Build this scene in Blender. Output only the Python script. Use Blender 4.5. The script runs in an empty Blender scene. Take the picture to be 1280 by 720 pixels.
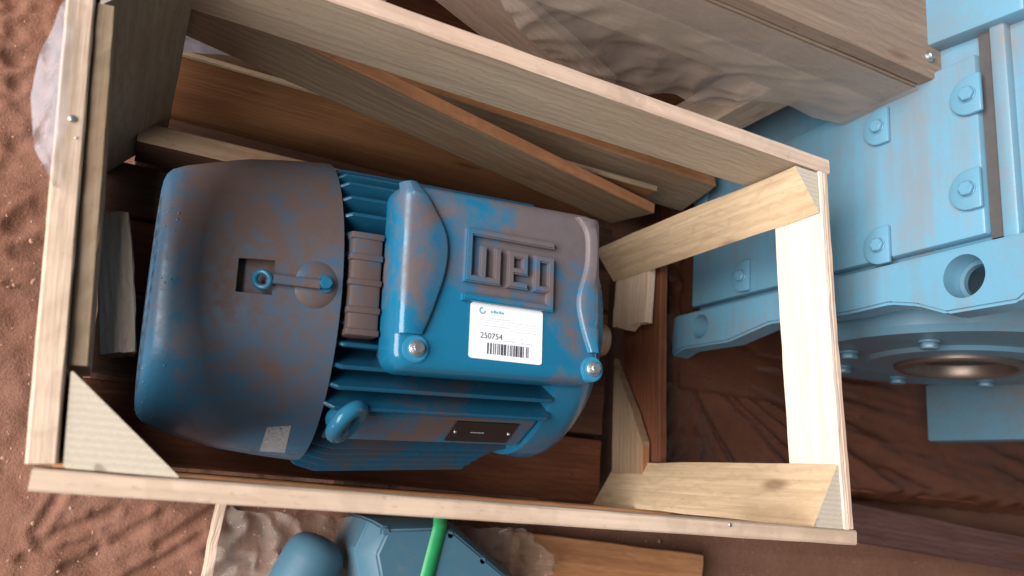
import bpy, bmesh, math, random
from mathutils import Vector, Matrix, noise
import numpy as np
random.seed(7)
S = bpy.context.scene
COL = S.collection
R = math.radians

# ------------------------------------------------------------------ camera
H = 1.0                      # camera height above the ground (m)
F = 1000.0                   # focal length in photo pixels (1280 wide)
n = np.array([(132-640)/F, -(568-360)/F, -1.0]); n /= np.linalg.norm(n)
Zc = -n
v = np.array([(2542-640)/F, -(773-360)/F, -1.0])
Xc = v-(v@Zc)*Zc; Xc /= np.linalg.norm(Xc)
Yc = np.cross(Zc, Xc)
CM = np.stack([Xc, Yc, Zc])                 # camera axes -> world
cd = bpy.data.cameras.new('camera'); cam = bpy.data.objects.new('camera', cd); COL.objects.link(cam)
mw = Matrix.Identity(4)
for i in range(3):
    for j in range(3): mw[i][j] = CM[i, j]
mw.translation = (0, 0, H)
cam.matrix_world = mw
cd.sensor_width = 36; cd.lens = 36*F/1280; cd.clip_start = .02; cd.clip_end = 100
cd.dof.use_dof = True; cd.dof.focus_distance = .78; cd.dof.aperture_fstop = 5.6
S.camera = cam

# ------------------------------------------------------------------ light
w = bpy.data.worlds.new('World'); S.world = w; w.use_nodes = True
bg = w.node_tree.nodes['Background']; bg.inputs[0].default_value = (.90, .95, 1, 1); bg.inputs[1].default_value = .125
ld = bpy.data.lights.new('doorway_daylight', 'AREA'); ld.shape = 'RECTANGLE'; ld.size = 4.6; ld.size_y = 3.8
ld.energy = 680; ld.color = (1, .955, .92)
lo = bpy.data.objects.new('doorway_daylight', ld); COL.objects.link(lo)
lo.location = (-3.5, -.2, 2.55)
lo.rotation_euler = (Vector((.3, .2, .35))-lo.location).to_track_quat('-Z', 'Y').to_euler()
S.view_settings.view_transform = 'Standard'; S.view_settings.look = 'None'
S.view_settings.exposure = -.08; S.view_settings.gamma = 1
S.render.engine = 'CYCLES'
S.render.resolution_x = 1024; S.render.resolution_y = 576
S.render.filter_size = 1.9

# ------------------------------------------------------------------ pixel helpers (photo pixel -> point on a known plane)
CAM = np.array([0, 0, H])
def ray(x, y): return CM@np.array([(x-640)/F, -(y-360)/F, -1.0])
def PZ(x, y, z): d = ray(x, y); return Vector(CAM+d*((z-H)/d[2]))
def PX(x, y, X): d = ray(x, y); return Vector(CAM+d*(X/d[0]))
def PY(x, y, Y): d = ray(x, y); return Vector(CAM+d*(Y/d[1]))

# ------------------------------------------------------------------ materials
class NT:
    def __init__(s, name):
        s.m = bpy.data.materials.new(name); s.m.use_nodes = True
        s.t = s.m.node_tree; s.t.nodes.clear()
        s.out = s.t.nodes.new('ShaderNodeOutputMaterial')
    def n(s, typ, ins=None, **kw):
        nd = s.t.nodes.new(typ)
        for k, val in kw.items(): setattr(nd, k, val)
        for k, val in (ins or {}).items():
            if hasattr(val, 'is_output') or isinstance(val, bpy.types.NodeSocket): s.t.links.new(val, nd.inputs[k])
            else: nd.inputs[k].default_value = val
        return nd
    def ramp(s, fac, stops, interp='LINEAR'):
        nd = s.n('ShaderNodeValToRGB', {0: fac}); cr = nd.color_ramp; cr.interpolation = interp
        while len(cr.elements) < len(stops): cr.elements.new(.5)
        for e, (p, c) in zip(cr.elements, stops):
            e.position = p; e.color = (*c, 1) if len(c) == 3 else c
        return nd.outputs[0]
    def mix(s, fac, a, b, mode='MIX'):
        nd = s.n('ShaderNodeMix', data_type='RGBA', blend_type=mode)
        for k, val in ((0, fac), (6, a), (7, b)):
            if isinstance(val, bpy.types.NodeSocket): s.t.links.new(val, nd.inputs[k])
            else: nd.inputs[k].default_value = (*val, 1) if isinstance(val, tuple) and len(val) == 3 else val
        return nd.outputs[2]
    def math(s, op, a, b=0.0, c=0.0):
        nd = s.n('ShaderNodeMath', operation=op)
        for k, val in ((0, a), (1, b), (2, c)):
            if isinstance(val, bpy.types.NodeSocket): s.t.links.new(val, nd.inputs[k])
            else: nd.inputs[k].default_value = val
        return nd.outputs[0]
    def coords(s, scale=(1, 1, 1), rnd=True):
        tc = s.n('ShaderNodeTexCoord')
        src = tc.outputs['Object']
        if rnd:
            oi = s.n('ShaderNodeObjectInfo')
            mul = s.n('ShaderNodeVectorMath', {0: oi.outputs['Random'], 1: (37., 71., 53.)}, operation='MULTIPLY')
            src = s.n('ShaderNodeVectorMath', {0: src, 1: mul.outputs[0]}, operation='ADD').outputs[0]
        return s.n('ShaderNodeMapping', {0: src, 3: scale}).outputs[0]
    def noise(s, vec, scale, detail=4, rough=.55, dist=0.0):
        return s.n('ShaderNodeTexNoise', {'Vector': vec, 'Scale': scale, 'Detail': detail, 'Roughness': rough, 'Distortion': dist}).outputs[0]
    def bsdf(s, col, rough=.6, metal=0.0, bump=None, bs=.3, bd=.002, spec=.5):
        b = s.n('ShaderNodeBsdfPrincipled', {'Metallic': metal, 'Specular IOR Level': spec})
        for k, val in (('Base Color', col), ('Roughness', rough)):
            if isinstance(val, bpy.types.NodeSocket): s.t.links.new(val, b.inputs[k])
            else: b.inputs[k].default_value = (*val, 1) if isinstance(val, tuple) and len(val) == 3 else val
        if bump is not None:
            bn = s.n('ShaderNodeBump', {'Strength': bs, 'Distance': bd, 'Height': bump})
            s.t.links.new(bn.outputs[0], b.inputs['Normal'])
        s.t.links.new(b.outputs[0], s.out.inputs[0])
        return b

def wood(name, light, dark, stain=(.16, .075, .035), stain_amt=.35, knots=True, rough=.72, grain=1.0):
    t = NT(name)
    g = t.coords((1.6, 30*grain, 30*grain))
    gn = t.noise(g, 2.2, 6, .65, .6)
    g2 = t.coords((5, 220, 220)); fine = t.noise(g2, 1.0, 3, .6)
    c = t.ramp(gn, [(.28, dark), (.5, tuple(.5*(a+b) for a, b in zip(light, dark))), (.68, light)])
    c = t.mix(.38, c, t.ramp(fine, [(.3, tuple(.55*a for a in dark)), (.7, light)]), 'MIX')
    rg = t.n('ShaderNodeTexWave', {'Vector': t.coords((1.2, 1, 1)), 'Scale': 34., 'Distortion': 9., 'Detail': 2., 'Detail Scale': .6}, bands_direction='Y').outputs[1]
    c = t.mix(t.math('MULTIPLY', t.ramp(rg, [(.55, (0, 0, 0)), (.95, (1, 1, 1))]), .28), c, tuple(.72*a for a in dark))
    st = t.noise(t.coords((4, 9, 9)), 1.4, 5, .6)
    c = t.mix(t.math('MULTIPLY', t.ramp(st, [(.48, (0, 0, 0)), (.72, (1, 1, 1))]), stain_amt), c, stain)
    if knots:
        vo = t.n('ShaderNodeTexVoronoi', {'Vector': t.coords((5, 14, 14)), 'Scale': 1.0})
        c = t.mix(t.ramp(vo.outputs['Distance'], [(.05, (.6, .6, .6)), (.12, (0, 0, 0))]), c, (.11, .04, .02))
    sp = t.noise(t.coords((30, 70, 70)), 4.0, 3, .7)
    c = t.mix(t.math('MULTIPLY', t.ramp(sp, [(.60, (0, 0, 0)), (.72, (1, 1, 1))]), .45), c, tuple(.5*a for a in dark))
    ht = t.math('ADD', gn, t.math('MULTIPLY', fine, .6))
    t.bsdf(c, rough, bump=ht, bs=.5, bd=.0018, spec=.25)
    return t.m

def endgrain(name, col):
    t = NT(name)
    vec = t.coords((1, 1, 1))
    lines = t.n('ShaderNodeTexWave', {'Vector': vec, 'Scale': 70., 'Distortion': 1.2, 'Detail': 4., 'Detail Scale': 4.}, bands_direction='Z').outputs[1]
    nz = t.noise(vec, 1300, 3, .7)
    c = t.mix(nz, tuple(.62*a for a in col), tuple(min(1, 1.12*a) for a in col))
    c = t.mix(t.math('MULTIPLY', lines, .35), c, tuple(.66*a for a in col))
    sp = t.noise(vec, 60, 2, .5)
    c = t.mix(t.ramp(sp, [(.66, (0, 0, 0)), (.74, (.6, .6, .6))]), c, (.17, .13, .10))
    t.bsdf(c, .85, bump=t.math('ADD', t.math('MULTIPLY', nz, .5), lines), bs=.35, bd=.0010, spec=.2)
    return t.m

def paint(name, col, dust=(.20, .125, .095), lo=.45, hi=.62, scale=7., grain=.5, rough=.32, zgrad=None, amt=.92, zgrad2=None, refl_bands=0.0, rd=.62):
    """painted cast metal with a coat of red dust whose patches have a shape of their own"""
    t = NT(name)
    vec = t.coords((1, 1, 1), rnd=False)
    big = t.noise(vec, scale, 4, .6, .4)
    fine = t.noise(vec, 90, 4, .75)
    spk = t.noise(vec, 420, 2, .6)
    f = t.math('ADD', big, t.math('MULTIPLY', t.math('SUBTRACT', fine, .5), grain))
    if refl_bands:                                  # painted bands stand in for reflections of the ribs
        f = t.math('ADD', f, t.math('MULTIPLY', t.math('SUBTRACT', t.noise(t.coords((1, 1.5, 26), rnd=False), 2.0, 4, .6), .5), refl_bands))
    for zg, top in ((zgrad, 1), (zgrad2, 0)):                  # (axis, from, to, gain): more dirt settled towards one end of the thing
        if zg:
            sp = t.n('ShaderNodeSeparateXYZ', {0: vec}).outputs[zg[0]]
            g = t.n('ShaderNodeMapRange', {0: sp, 1: zg[1], 2: zg[2], 3: -zg[3], 4: zg[3]*top}).outputs[0]
            f = t.math('ADD', f, g)
    mk = t.math('MULTIPLY', t.ramp(f, [(lo, (0, 0, 0)), (hi, (1, 1, 1))]), amt)
    base = t.mix(t.math('MULTIPLY', spk, .3), col, tuple(.75*a for a in col))
    dcol = t.mix(fine, tuple(.75*a for a in dust), tuple(1.2*a for a in dust))
    c = t.mix(mk, base, dcol)
    r = t.n('ShaderNodeMapRange', {0: mk, 3: rough, 4: rd}).outputs[0]
    t.bsdf(c, r, bump=t.math('ADD', t.math('MULTIPLY', spk, .6), fine), bs=.10, bd=.0012)
    return t.m

def plain(name, col, rough=.5, metal=0., nscale=60, var=.3, bs=.15):
    t = NT(name); vec = t.coords()
    nz = t.noise(vec, nscale, 4, .6)
    c = t.mix(nz, tuple((1-var)*a for a in col), tuple(min(1, (1+var)*a) for a in col))
    t.bsdf(c, rough, metal, bump=nz, bs=bs, bd=.001)
    return t.m

def film(name, tint, opacity=.4, rough=.12, dirt=(.2, .1, .06), dirt_amt=.2):
    t = NT(name); vec = t.coords()
    nz = t.noise(vec, 14, 5, .65, .8)
    fine = t.noise(t.coords((1, 4, 1)), 70, 4, .6)
    c = t.mix(t.math('MULTIPLY', nz, dirt_amt), tint, dirt)
    b = t.bsdf(c, rough, bump=fine, bs=.25, bd=.002)
    tr = t.n('ShaderNodeBsdfTransparent', {0: (.95, .95, .95, 1)})
    lw = t.n('ShaderNodeLayerWeight', {0: .35}).outputs[1]
    op = t.math('ADD', t.math('MULTIPLY', nz, opacity*1.4), t.math('MULTIPLY', lw, .45))
    op = t.math('MINIMUM', t.math('ADD', op, opacity*.25), .97)
    mx = t.n('ShaderNodeMixShader', {0: op, 1: tr.outputs[0], 2: b.outputs[0]})
    t.t.links.new(mx.outputs[0], t.out.inputs[0])
    return t.m

PINE = wood('pine_pale', (.72, .56, .44), (.58, .42, .30), stain=(.42, .26, .17), stain_amt=.45)
PINE_YEL = wood('pine_yellow', (.70, .53, .35), (.56, .39, .235), stain=(.40, .25, .14), stain_amt=.4, grain=1.3)
PINE_TAN = wood('pine_tan', (.50, .39, .27), (.38, .285, .185), stain=(.26, .17, .10), stain_amt=.4, grain=1.3)
PINE_W = wood('pine_sunlit', (.82, .70, .60), (.74, .60, .48), stain=(.62, .42, .32), stain_amt=.25)  # paler than the other pine: sunlit glare put into the colour
PINE_GREY = wood('pine_greyed', (.58, .47, .37), (.42, .32, .23), stain=(.28, .17, .11), stain_amt=.55)
PINE_PINK = wood('pine_pinkish', (.72, .54, .43), (.58, .41, .31), stain=(.46, .26, .18), stain_amt=.35)
FACE_GREY = wood('pine_grey_face', (.52, .42, .31), (.41, .32, .23), stain=(.33, .22, .14), stain_amt=.4)
BROWN = wood('wood_brown', (.46, .22, .10), (.31, .135, .06), stain=(.16, .06, .025), stain_amt=.55)
ORANGE = wood('wood_orange_edge', (.52, .24, .11), (.38, .16, .07), stain=(.25, .10, .05), stain_amt=.4)
BROWN_GREY = wood('wood_brown_grey', (.37, .275, .185), (.25, .17, .105), stain=(.30, .14, .065), stain_amt=.6)
DARKW = wood('wood_dark_brown', (.10, .048, .029), (.055, .025, .016), stain=(.045, .02, .012), stain_amt=.6)  # dark brown wood tone
RUSTW = wood('wood_red_earth', (.20, .072, .034), (.115, .037, .018), stain=(.06, .018, .01), stain_amt=.7)
OLDW = wood('wood_grey_rough', (.32, .26, .21), (.18, .145, .115), stain=(.11, .075, .05), stain_amt=.5, knots=False, rough=.9)
PURPW = wood('wood_purple_brown', (.15, .075, .065), (.085, .04, .036), stain=(.05, .02, .015), stain_amt=.5)
ENDG = endgrain('end_grain', (.66, .57, .46))
BLUE = paint('blue_paint_dusty', (.014, .145, .27), dust=(.15, .095, .075), rough=.26, lo=.48, hi=.66, scale=9)
BLUE_COWL = paint('blue_paint_dusty_cover', (.028, .125, .225), dust=(.115, .07, .056), lo=.30, hi=.68, scale=13, grain=.7, rough=.34, rd=.8, zgrad=(1, -.13, .05, .13), zgrad2=(0, -.066, -.045, .22), amt=.93)
BLUE_LID = paint('blue_paint_dusty_lid', (.010, .15, .28), dust=(.155, .088, .064), lo=.44, hi=.58, scale=10, grain=.16, rough=.17, zgrad=(1, -.06, .02, .075), zgrad2=(0, .108, .122, .14), amt=.8)
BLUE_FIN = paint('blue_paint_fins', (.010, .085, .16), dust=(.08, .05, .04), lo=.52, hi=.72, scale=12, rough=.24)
BLUE_LOW = paint('blue_paint_shaded', (.010, .075, .14), dust=(.06, .04, .034), lo=.45, hi=.7, scale=12, rough=.24)  # darker copy of the motor blue: shade between the fins put into the colour
BLUE_DUST = paint('blue_paint_thick_dust', (.02, .12, .22), dust=(.11, .065, .05), lo=.3, hi=.5, scale=12)
BLUE_CLEAN = paint('blue_paint_cleaner', (.03, .22, .38), lo=.6, hi=.8, scale=10, rough=.22)
GEAR = paint('light_blue_paint', (.125, .30, .425), dust=(.20, .16, .14), lo=.44, hi=.85, scale=5, rough=.28, grain=.35, amt=.75, refl_bands=.6)
GEAR_D = paint('light_blue_paint_shaded_dusty', (.09, .19, .26), dust=(.13, .10, .085), lo=.45, hi=.75, scale=6, rough=.4, amt=.8)  # darker copy of the light blue, shade put into the colour, plus dust
MID = paint('grey_blue_paint', (.055, .145, .21), dust=(.2, .16, .13), lo=.6, hi=.9, scale=6, rough=.5, amt=.5)
BRONZE = plain('bare_bronze', (.20, .155, .13), .42, .8)
BOLT = plain('zinc_bolt', (.55, .56, .57), .35, .9)
BLACK = plain('black_plate', (.012, .012, .014), .35)
DARK = plain('dark_cavity', (.02, .016, .014), .8)
JOINT_GREY = plain('joint_grey', (.07, .065, .065), .6)  # dark grey tone of the joint strip
WHITE = plain('white_paper', (.80, .82, .86), .55, var=.03, bs=.05)
PAPERG = plain('greyed_paper', (.33, .345, .36), .6, var=.6, nscale=420)
INK = plain('black_ink', (.06, .06, .08), .6)
INKG = plain('grey_ink', (.48, .52, .58), .6)
INKB = plain('blue_ink', (.10, .38, .62), .6)
GREEN = plain('green_strap', (.02, .30, .10), .4)
WEATH = wood('wood_weathered', (.33, .24, .18), (.24, .165, .12), stain=(.22, .13, .085), stain_amt=.55)
FILM = film('clear_film', (.74, .72, .82), 1.1, dirt_amt=.1)
FILM_BAG = film('clear_bag_film', (.66, .58, .52), .16, rough=.1, dirt=(.36, .2, .12), dirt_amt=.5)
FILM_W = film('white_film', (.50, .51, .57), .26, rough=.2, dirt_amt=.12)
FILM_B = film('brown_dusty_film', (.15, .06, .035), .8, rough=.17, dirt=(.07, .022, .012), dirt_amt=.9)
FILM_T = film('tan_dusty_film', (.55, .46, .40), .34, rough=.14, dirt=(.36, .22, .14), dirt_amt=.5)

# ------------------------------------------------------------------ object helpers
def link(name, me, mat=None, parent=None, mats=None):
    o = bpy.data.objects.new(name, me); COL.objects.link(o)
    for m in (mats or ([mat] if mat else [])):
        if m.name not in [x.name for x in me.materials if x]: me.materials.append(m)
    if parent: o.parent = parent
    return o
def tag(o, label=None, cat=None, group=None, kind=None):
    for k, val in (('label', label), ('category', cat), ('group', group), ('kind', kind)):
        if val: o[k] = val
    return o
def empty(name, loc, label, cat, rz=0, group=None):
    o = bpy.data.objects.new(name, None); COL.objects.link(o); o.location = loc; o.rotation_euler.z = rz
    o.empty_display_size = .05
    return tag(o, label, cat, group)
def mesh(bm, name='m', smooth=False):
    bmesh.ops.recalc_face_normals(bm, faces=bm.faces)
    me = bpy.data.meshes.new(name); bm.to_mesh(me); bm.free()
    if smooth:
        for p in me.polygons: p.use_smooth = True
    return me
def pyd(verts, faces, smooth=False):
    me = bpy.data.meshes.new('m'); me.from_pydata([tuple(x) for x in verts], [], faces); me.validate(); me.update()
    bm = bmesh.new(); bm.from_mesh(me); bmesh.ops.recalc_face_normals(bm, faces=bm.faces); bm.to_mesh(me); bm.free()
    if smooth:
        for p in me.polygons: p.use_smooth = True
    return me
def sharp(o, ang=35):
    me = o.data
    for p in me.polygons: p.use_smooth = True
    me.set_sharp_from_angle(angle=R(ang)); return o

def plank_mesh(L, wd, th, n=10, jit=.0006, bev=.0014, bow=0.0, splint0=0.0, splint1=0.0, wedge1=0.0, edge=False):
    """board along local X, width along Y, thickness along Z; worn edges, sawn ends, optional splintered ends"""
    hw, ht = wd/2, th/2
    ny = 7
    ring = []
    ys = [-hw+bev+(wd-2*bev)*i/(ny-1) for i in range(ny)]
    for y in ys: ring.append((y, -ht))
    ring += [(hw, -ht+bev), (hw, ht-bev)]
    for y in reversed(ys): ring.append((y, ht))
    ring += [(-hw, ht-bev), (-hw, -ht+bev)]
    k = len(ring)
    spl = {}
    verts, faces = [], []
    for i in range(n+1):
        u = i/n
        x = -L/2+L*u
        dy = jit*1.2*math.sin(5*u+L*40)+random.gauss(0, jit*.3); dz = bow*math.sin(math.pi*u)
        for (y, z) in ring:
            xx = x
            if i in (0, n):
                key = (i, round(y, 4))
                if key not in spl: spl[key] = random.random()
                s = splint0 if i == 0 else splint1
                if i == n: xx -= wedge1*(y+hw)/wd
                xx += (1 if i == 0 else -1)*s*spl[key]+random.gauss(0, jit*.5)
            jy = random.gauss(0, jit*.35)
            verts.append((xx, y+dy+jy, z+dz+random.gauss(0, jit*.2)))
    for i in range(n):
        for j in range(k):
            a = i*k+j; b = i*k+(j+1) % k
            faces.append((a, b, b+k, a+k))
    # end caps as strips between the two broad sides
    for base in (0, n*k):
        for q in range(ny-1):
            faces.append((base+q, base+q+1, base+2*ny+1-q-1, base+2*ny+1-q))
        faces.append((base+ny-1, base+ny, base+ny+1, base+ny+2))
        faces.append((base+0, base+2*ny+1, base+2*ny+2, base+2*ny+3))
    me = pyd(verts, faces)
    if edge:
        for i in range(n*k):
            if i % k in (ny-1, ny, ny+1): me.polygons[i].material_index = 1
    return me
def plank(name, parent, a, b, up, wd, th, mat, edge_mat=None, **kw):
    """a, b: world ends of the centreline; up: direction of the width"""
    a, b, up = Vector(a), Vector(b), Vector(up)
    X = (b-a).normalized(); Y = (up-up.dot(X)*X).normalized(); Z = X.cross(Y)
    m = Matrix((X, Y, Z)).transposed().to_4x4(); m.translation = (a+b)/2
    o = link(name, plank_mesh((b-a).length, wd, th, edge=edge_mat is not None, **kw), mats=[mat]+([edge_mat] if edge_mat else []))
    if parent:
        o.parent = parent; o.matrix_local = parent_mat(parent).inverted() @ m
    else: o.matrix_world = m
    return o
def parent_mat(p):
    return Matrix.Translation(p.location) @ Matrix.Rotation(p.rotation_euler.z, 4, 'Z')
def prism(pts, z0, z1, bev=0.0, segs=2):
    """extrude a 2-D outline (x,y) from z0 to z1"""
    bm = bmesh.new()
    lo_ = [bm.verts.new((x, y, z0)) for x, y in pts]; hi_ = [bm.verts.new((x, y, z1)) for x, y in pts]
    bm.faces.new(lo_); bm.faces.new(hi_)
    k = len(pts)
    for i in range(k): bm.faces.new((lo_[i], lo_[(i+1) % k], hi_[(i+1) % k], hi_[i]))
    bmesh.ops.recalc_face_normals(bm, faces=bm.faces)
    if bev:
        bmesh.ops.bevel(bm, geom=list(bm.edges), offset=bev, segments=segs, affect='EDGES', profile=.5)
    return bm
def box(x0, x1, y0, y1, z0, z1, bev=0.0, segs=2):
    return prism([(x0, y0), (x1, y0), (x1, y1), (x0, y1)], z0, z1, bev, segs)
def revolve(prof, seg=64, axis='X', c=(0, 0, 0), skip=None, cap=True):
    """profile [(t, r)] turned about an axis through c"""
    verts, faces = [], []
    k = len(prof)
    for (t_, r) in prof:
        for j in range(seg):
            a = 2*math.pi*j/seg
            p, q = r*math.cos(a), r*math.sin(a)
            verts.append({'X': (c[0]+t_, c[1]+p, c[2]+q), 'Y': (c[0]+p, c[1]+t_, c[2]+q), 'Z': (c[0]+p, c[1]+q, c[2]+t_)}[axis])
    for i in range(k-1):
        for j in range(seg):
            if skip and skip(i, j): continue
            faces.append((i*seg+j, i*seg+(j+1) % seg, (i+1)*seg+(j+1) % seg, (i+1)*seg+j))
    if cap:
        faces.append(tuple(range(seg))); faces.append(tuple((k-1)*seg+j for j in range(seg)))
    return pyd(verts, faces)
def tube(pts, r, seg=10, closed=False):
    verts, faces = [], []
    pts = [Vector(p) for p in pts]; k = len(pts)
    prevN = None
    for i, p in enumerate(pts):
        a = pts[(i-1) % k] if (closed or i) else p
        b = pts[(i+1) % k] if (closed or i < k-1) else p
        T = (b-a).normalized()
        N = (prevN-prevN.dot(T)*T).normalized() if prevN is not None else T.orthogonal().normalized()
        prevN = N; B = T.cross(N)
        rr = r[i] if isinstance(r, (list, tuple)) else r
        for j in range(seg):
            an = 2*math.pi*j/seg
            verts.append(p+N*rr*math.cos(an)+B*rr*math.sin(an))
    m = k if closed else k-1
    for i in range(m):
        for j in range(seg):
            a, b = i*seg, ((i+1) % k)*seg
            faces.append((a+j, a+(j+1) % seg, b+(j+1) % seg, b+j))
    if not closed:
        faces.append(tuple(range(seg))); faces.append(tuple((k-1)*seg+j for j in range(seg)))
    return pyd(verts, faces, True)
def hexbolt(d, h, wash=1.35):
    """hex head with washer, along +Z, base at z=0"""
    bm = prism([(d/2*math.cos(R(60*i)), d/2*math.sin(R(60*i))) for i in range(6)], h*.25, h, d*.06, 1)
    bm2 = prism([(d/2*wash*math.cos(R(15*i)), d/2*wash*math.sin(R(15*i))) for i in range(24)], 0, h*.3, d*.03, 1)
    m2 = mesh(bm2); bm.from_mesh(m2)
    return mesh(bm)
def sheet(f, nu, nv):
    verts, faces = [], []
    for i in range(nu+1):
        for j in range(nv+1): verts.append(f(i/nu, j/nv))
    for i in range(nu):
        for j in range(nv):
            a = i*(nv+1)+j; faces.append((a, a+1, a+nv+2, a+nv+1))
    me = bpy.data.meshes.new('m'); me.from_pydata([tuple(p) for p in verts], [], faces); me.update()
    for p in me.polygons: p.use_smooth = True
    return me
def nz3(x, y, z, s): return noise.noise(Vector((x*s, y*s, z*s)))
def crease(x, y, z, s): return 1-abs(noise.noise(Vector((x*s, y*s, z*s))))*2

# ------------------------------------------------------------------ ground
def ground():
    def axis(lo_, hi_, a, b, fine):
        xs = []
        x = a; 
        while x <= b: xs.append(x); x += fine
        st = fine; x = a
        left = []
        while x > lo_: st *= 1.35; x -= st; left.append(x)
        st = fine; x = xs[-1]; right = []
        while x < hi_: st *= 1.35; x += st; right.append(x)
        return left[::-1]+xs+right
    xs = axis(-6, 8, -.62, .55, .0045); ys = axis(-5, 7, -.34, .72, .0045)
    prints = []
    rnd = random.Random(3)
    # shoe and tyre prints: capsules (x0,y0,x1,y1,half width,depth)
    for (px, py, ang, L) in ((95, 660, 28, .075), (130, 690, 30, .08), (165, 665, 34, .07), (205, 700, 36, .09), (235, 660, 40, .07), (60, 640, 70, .05), (75, 690, 15, .07), (150, 640, 10, .05)):
        p = PZ(px, py, 0); d = Vector((math.cos(R(ang)), math.sin(R(ang)), 0))*L/2
        prints.append((p.x-d.x, p.y-d.y, p.x+d.x, p.y+d.y, .007, .0045))
    for k in range(7):
        for q in range(4):
            p = PZ(-70+q*34, -40+k*36, 0)
            prints.append((p.x-.014+rnd.uniform(-.006, .006), p.y+rnd.uniform(-.006, .006), p.x+.014, p.y+rnd.uniform(-.008, .008), .011, .0045 if k < 5 else .003))
    for k in range(8):
        x0, y0 = rnd.uniform(-.5, .4), rnd.uniform(-.33, .6); an = rnd.uniform(0, 6.3); L = rnd.uniform(.03, .09)
        prints.append((x0, y0, x0+L*math.cos(an), y0+L*math.sin(an), rnd.uniform(.006, .014), .004))
    def h(x, y):
        z = .010*nz3(x, y, 0, 5)+.006*nz3(x, y, 3, 16)+.0035*nz3(x, y, 7, 48)+.0018*nz3(x, y, 1, 130)
        if -.7 < x < .6 and -.4 < y < .8:
            for (x0, y0, x1, y1, wd, dp) in prints:
                dx, dy = x1-x0, y1-y0; L2 = dx*dx+dy*dy
                t_ = max(0, min(1, ((x-x0)*dx+(y-y0)*dy)/L2)); d = math.hypot(x-x0-t_*dx, y-y0-t_*dy)/wd
                if d < 2.2:
                    z += -dp*max(0, 1-d*d) if d < 1 else dp*.55*math.exp(-((d-1.35)/.3)**2)
        return z-.012
    verts = [(x, y, h(x, y)) for x in xs for y in ys]
    ny = len(ys)
    faces = [(i*ny+j, (i+1)*ny+j, (i+1)*ny+j+1, i*ny+j+1) for i in range(len(xs)-1) for j in range(ny-1)]
    me = bpy.data.meshes.new('ground'); me.from_pydata(verts, [], faces); me.update()
    for p in me.polygons: p.use_smooth = True
    t = NT('red_sand'); vec = t.coords(rnd=False)
    a = t.noise(vec, 6, 6, .6); b = t.noise(vec, 350, 4, .7); g = t.noise(vec, 60, 4, .65)
    c = t.ramp(a, [(.3, (.165, .075, .047)), (.55, (.22, .11, .075)), (.75, (.27, .145, .105))])
    c = t.mix(t.math('MULTIPLY', b, .55), c, t.ramp(b, [(.3, (.15, .055, .03)), (.7, (.31, .17, .13))]))
    vo = t.n('ShaderNodeTexVoronoi', {'Vector': vec, 'Scale': 75.}).outputs[0]
    c = t.mix(t.ramp(vo, [(.05, (.7, .7, .7)), (.11, (0, 0, 0))]), c, (.44, .27, .2))
    t.bsdf(c, .95, bump=t.math('ADD', b, g), bs=.55, bd=.004, spec=.1)
    o = link('ground', me, t.m); tag(o, kind='structure')
    o['label'] = 'red sandy ground with shoe prints and ridges'
    return o
ground()
def grit():
    rg = random.Random(11); bm = bmesh.new()
    for k in range(900):
        x, y = (rg.uniform(-.5, -.06), rg.uniform(-.3, .65)) if k % 2 else (rg.uniform(-.4, .75), rg.uniform(-.3, -.03))
        r = rg.choice((.0008, .001, .0013, .002))*rg.uniform(.7, 1.5)
        m = Matrix.Translation((x, y, -.008+.008*rg.random())) @ Matrix.Rotation(rg.uniform(0, 3), 4, 'Z') @ Matrix.Diagonal((r*rg.uniform(.8, 1.8), r, r*.7, 1))
        bmesh.ops.create_icosphere(bm, subdivisions=1, radius=1, matrix=m)
    o = link('gravel', mesh(bm), plain('grit', (.33, .19, .135), .9)); tag(o, 'loose grit and pebbles scattered on the red sand', 'gravel', kind='stuff')
grit()

# ------------------------------------------------------------------ the open crate
RIM, FLO = .44, .06
A = Vector((-.041, -.018, 0)); B = Vector((.645, -.018, 0)); Cc = Vector((.616, .353, 0)); D = Vector((-.087, .362, 0))
crate = empty('open_crate', (.28, .17, 0), 'open slatted pine crate with triangular corner posts holding the blue motor', 'crate')
UP = Vector((0, 0, 1))
def zz(p, z): return Vector((p.x, p.y, z))
# near side: top rail and lower rail
plank('top_rail', crate, zz(A, RIM-.04)+Vector((.004, 0, 0)), zz(B, RIM-.04), UP, .08, .0135, PINE, n=24)
plank('lower_rail', crate, zz(A, .115), zz(B, .115), UP, .085, .014, BROWN, n=12)
# far side: top rail, diagonal brace, lower rail, cleat
plank('top_rail', crate, zz(D, RIM-.040)+Vector((.01, 0, 0)), zz(Cc, RIM-.040)+Vector((.001, -.002, 0)), UP, .080, .016, FACE_GREY, edge_mat=PINE_PINK, n=24)
plank('diagonal_brace', crate, (-.075, .370, .353), (.57, .370, .150), UP, .074, .014, BROWN_GREY, edge_mat=ORANGE, n=14)
plank('lower_rail', crate, (-.075, .3925, .113), (.575, .3925, .113), UP, .172, .007, BROWN, edge_mat=BROWN_GREY, n=14)
plank('cleat', crate, (-.03, .328, .094), (.50, .332, .094), UP, .068, .022, DARKW, edge_mat=BROWN_GREY, n=12)
# left side: two layers of board
dl = (D-A).normalized(); nl = Vector((dl.y, -dl.x, 0))
plank('top_rail', crate, zz(A, RIM-.045)+dl*.0085+nl*.009, zz(D, RIM-.045)-dl*.010+nl*.009, UP, .09, .017, PINE_GREY, edge_mat=PINE, n=24)
plank('inner_rail', crate, zz(A, RIM-.046)+dl*.068+nl*.0241, zz(D, RIM-.046)-dl*.070+nl*.0241, UP, .082, .0125, BROWN_GREY, n=24)
plank('lower_rail', crate, zz(A, .11)+dl*.0085+nl*.009, zz(D, .11)-dl*.012+nl*.009, UP, .08, .016, DARKW, n=12)
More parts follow.
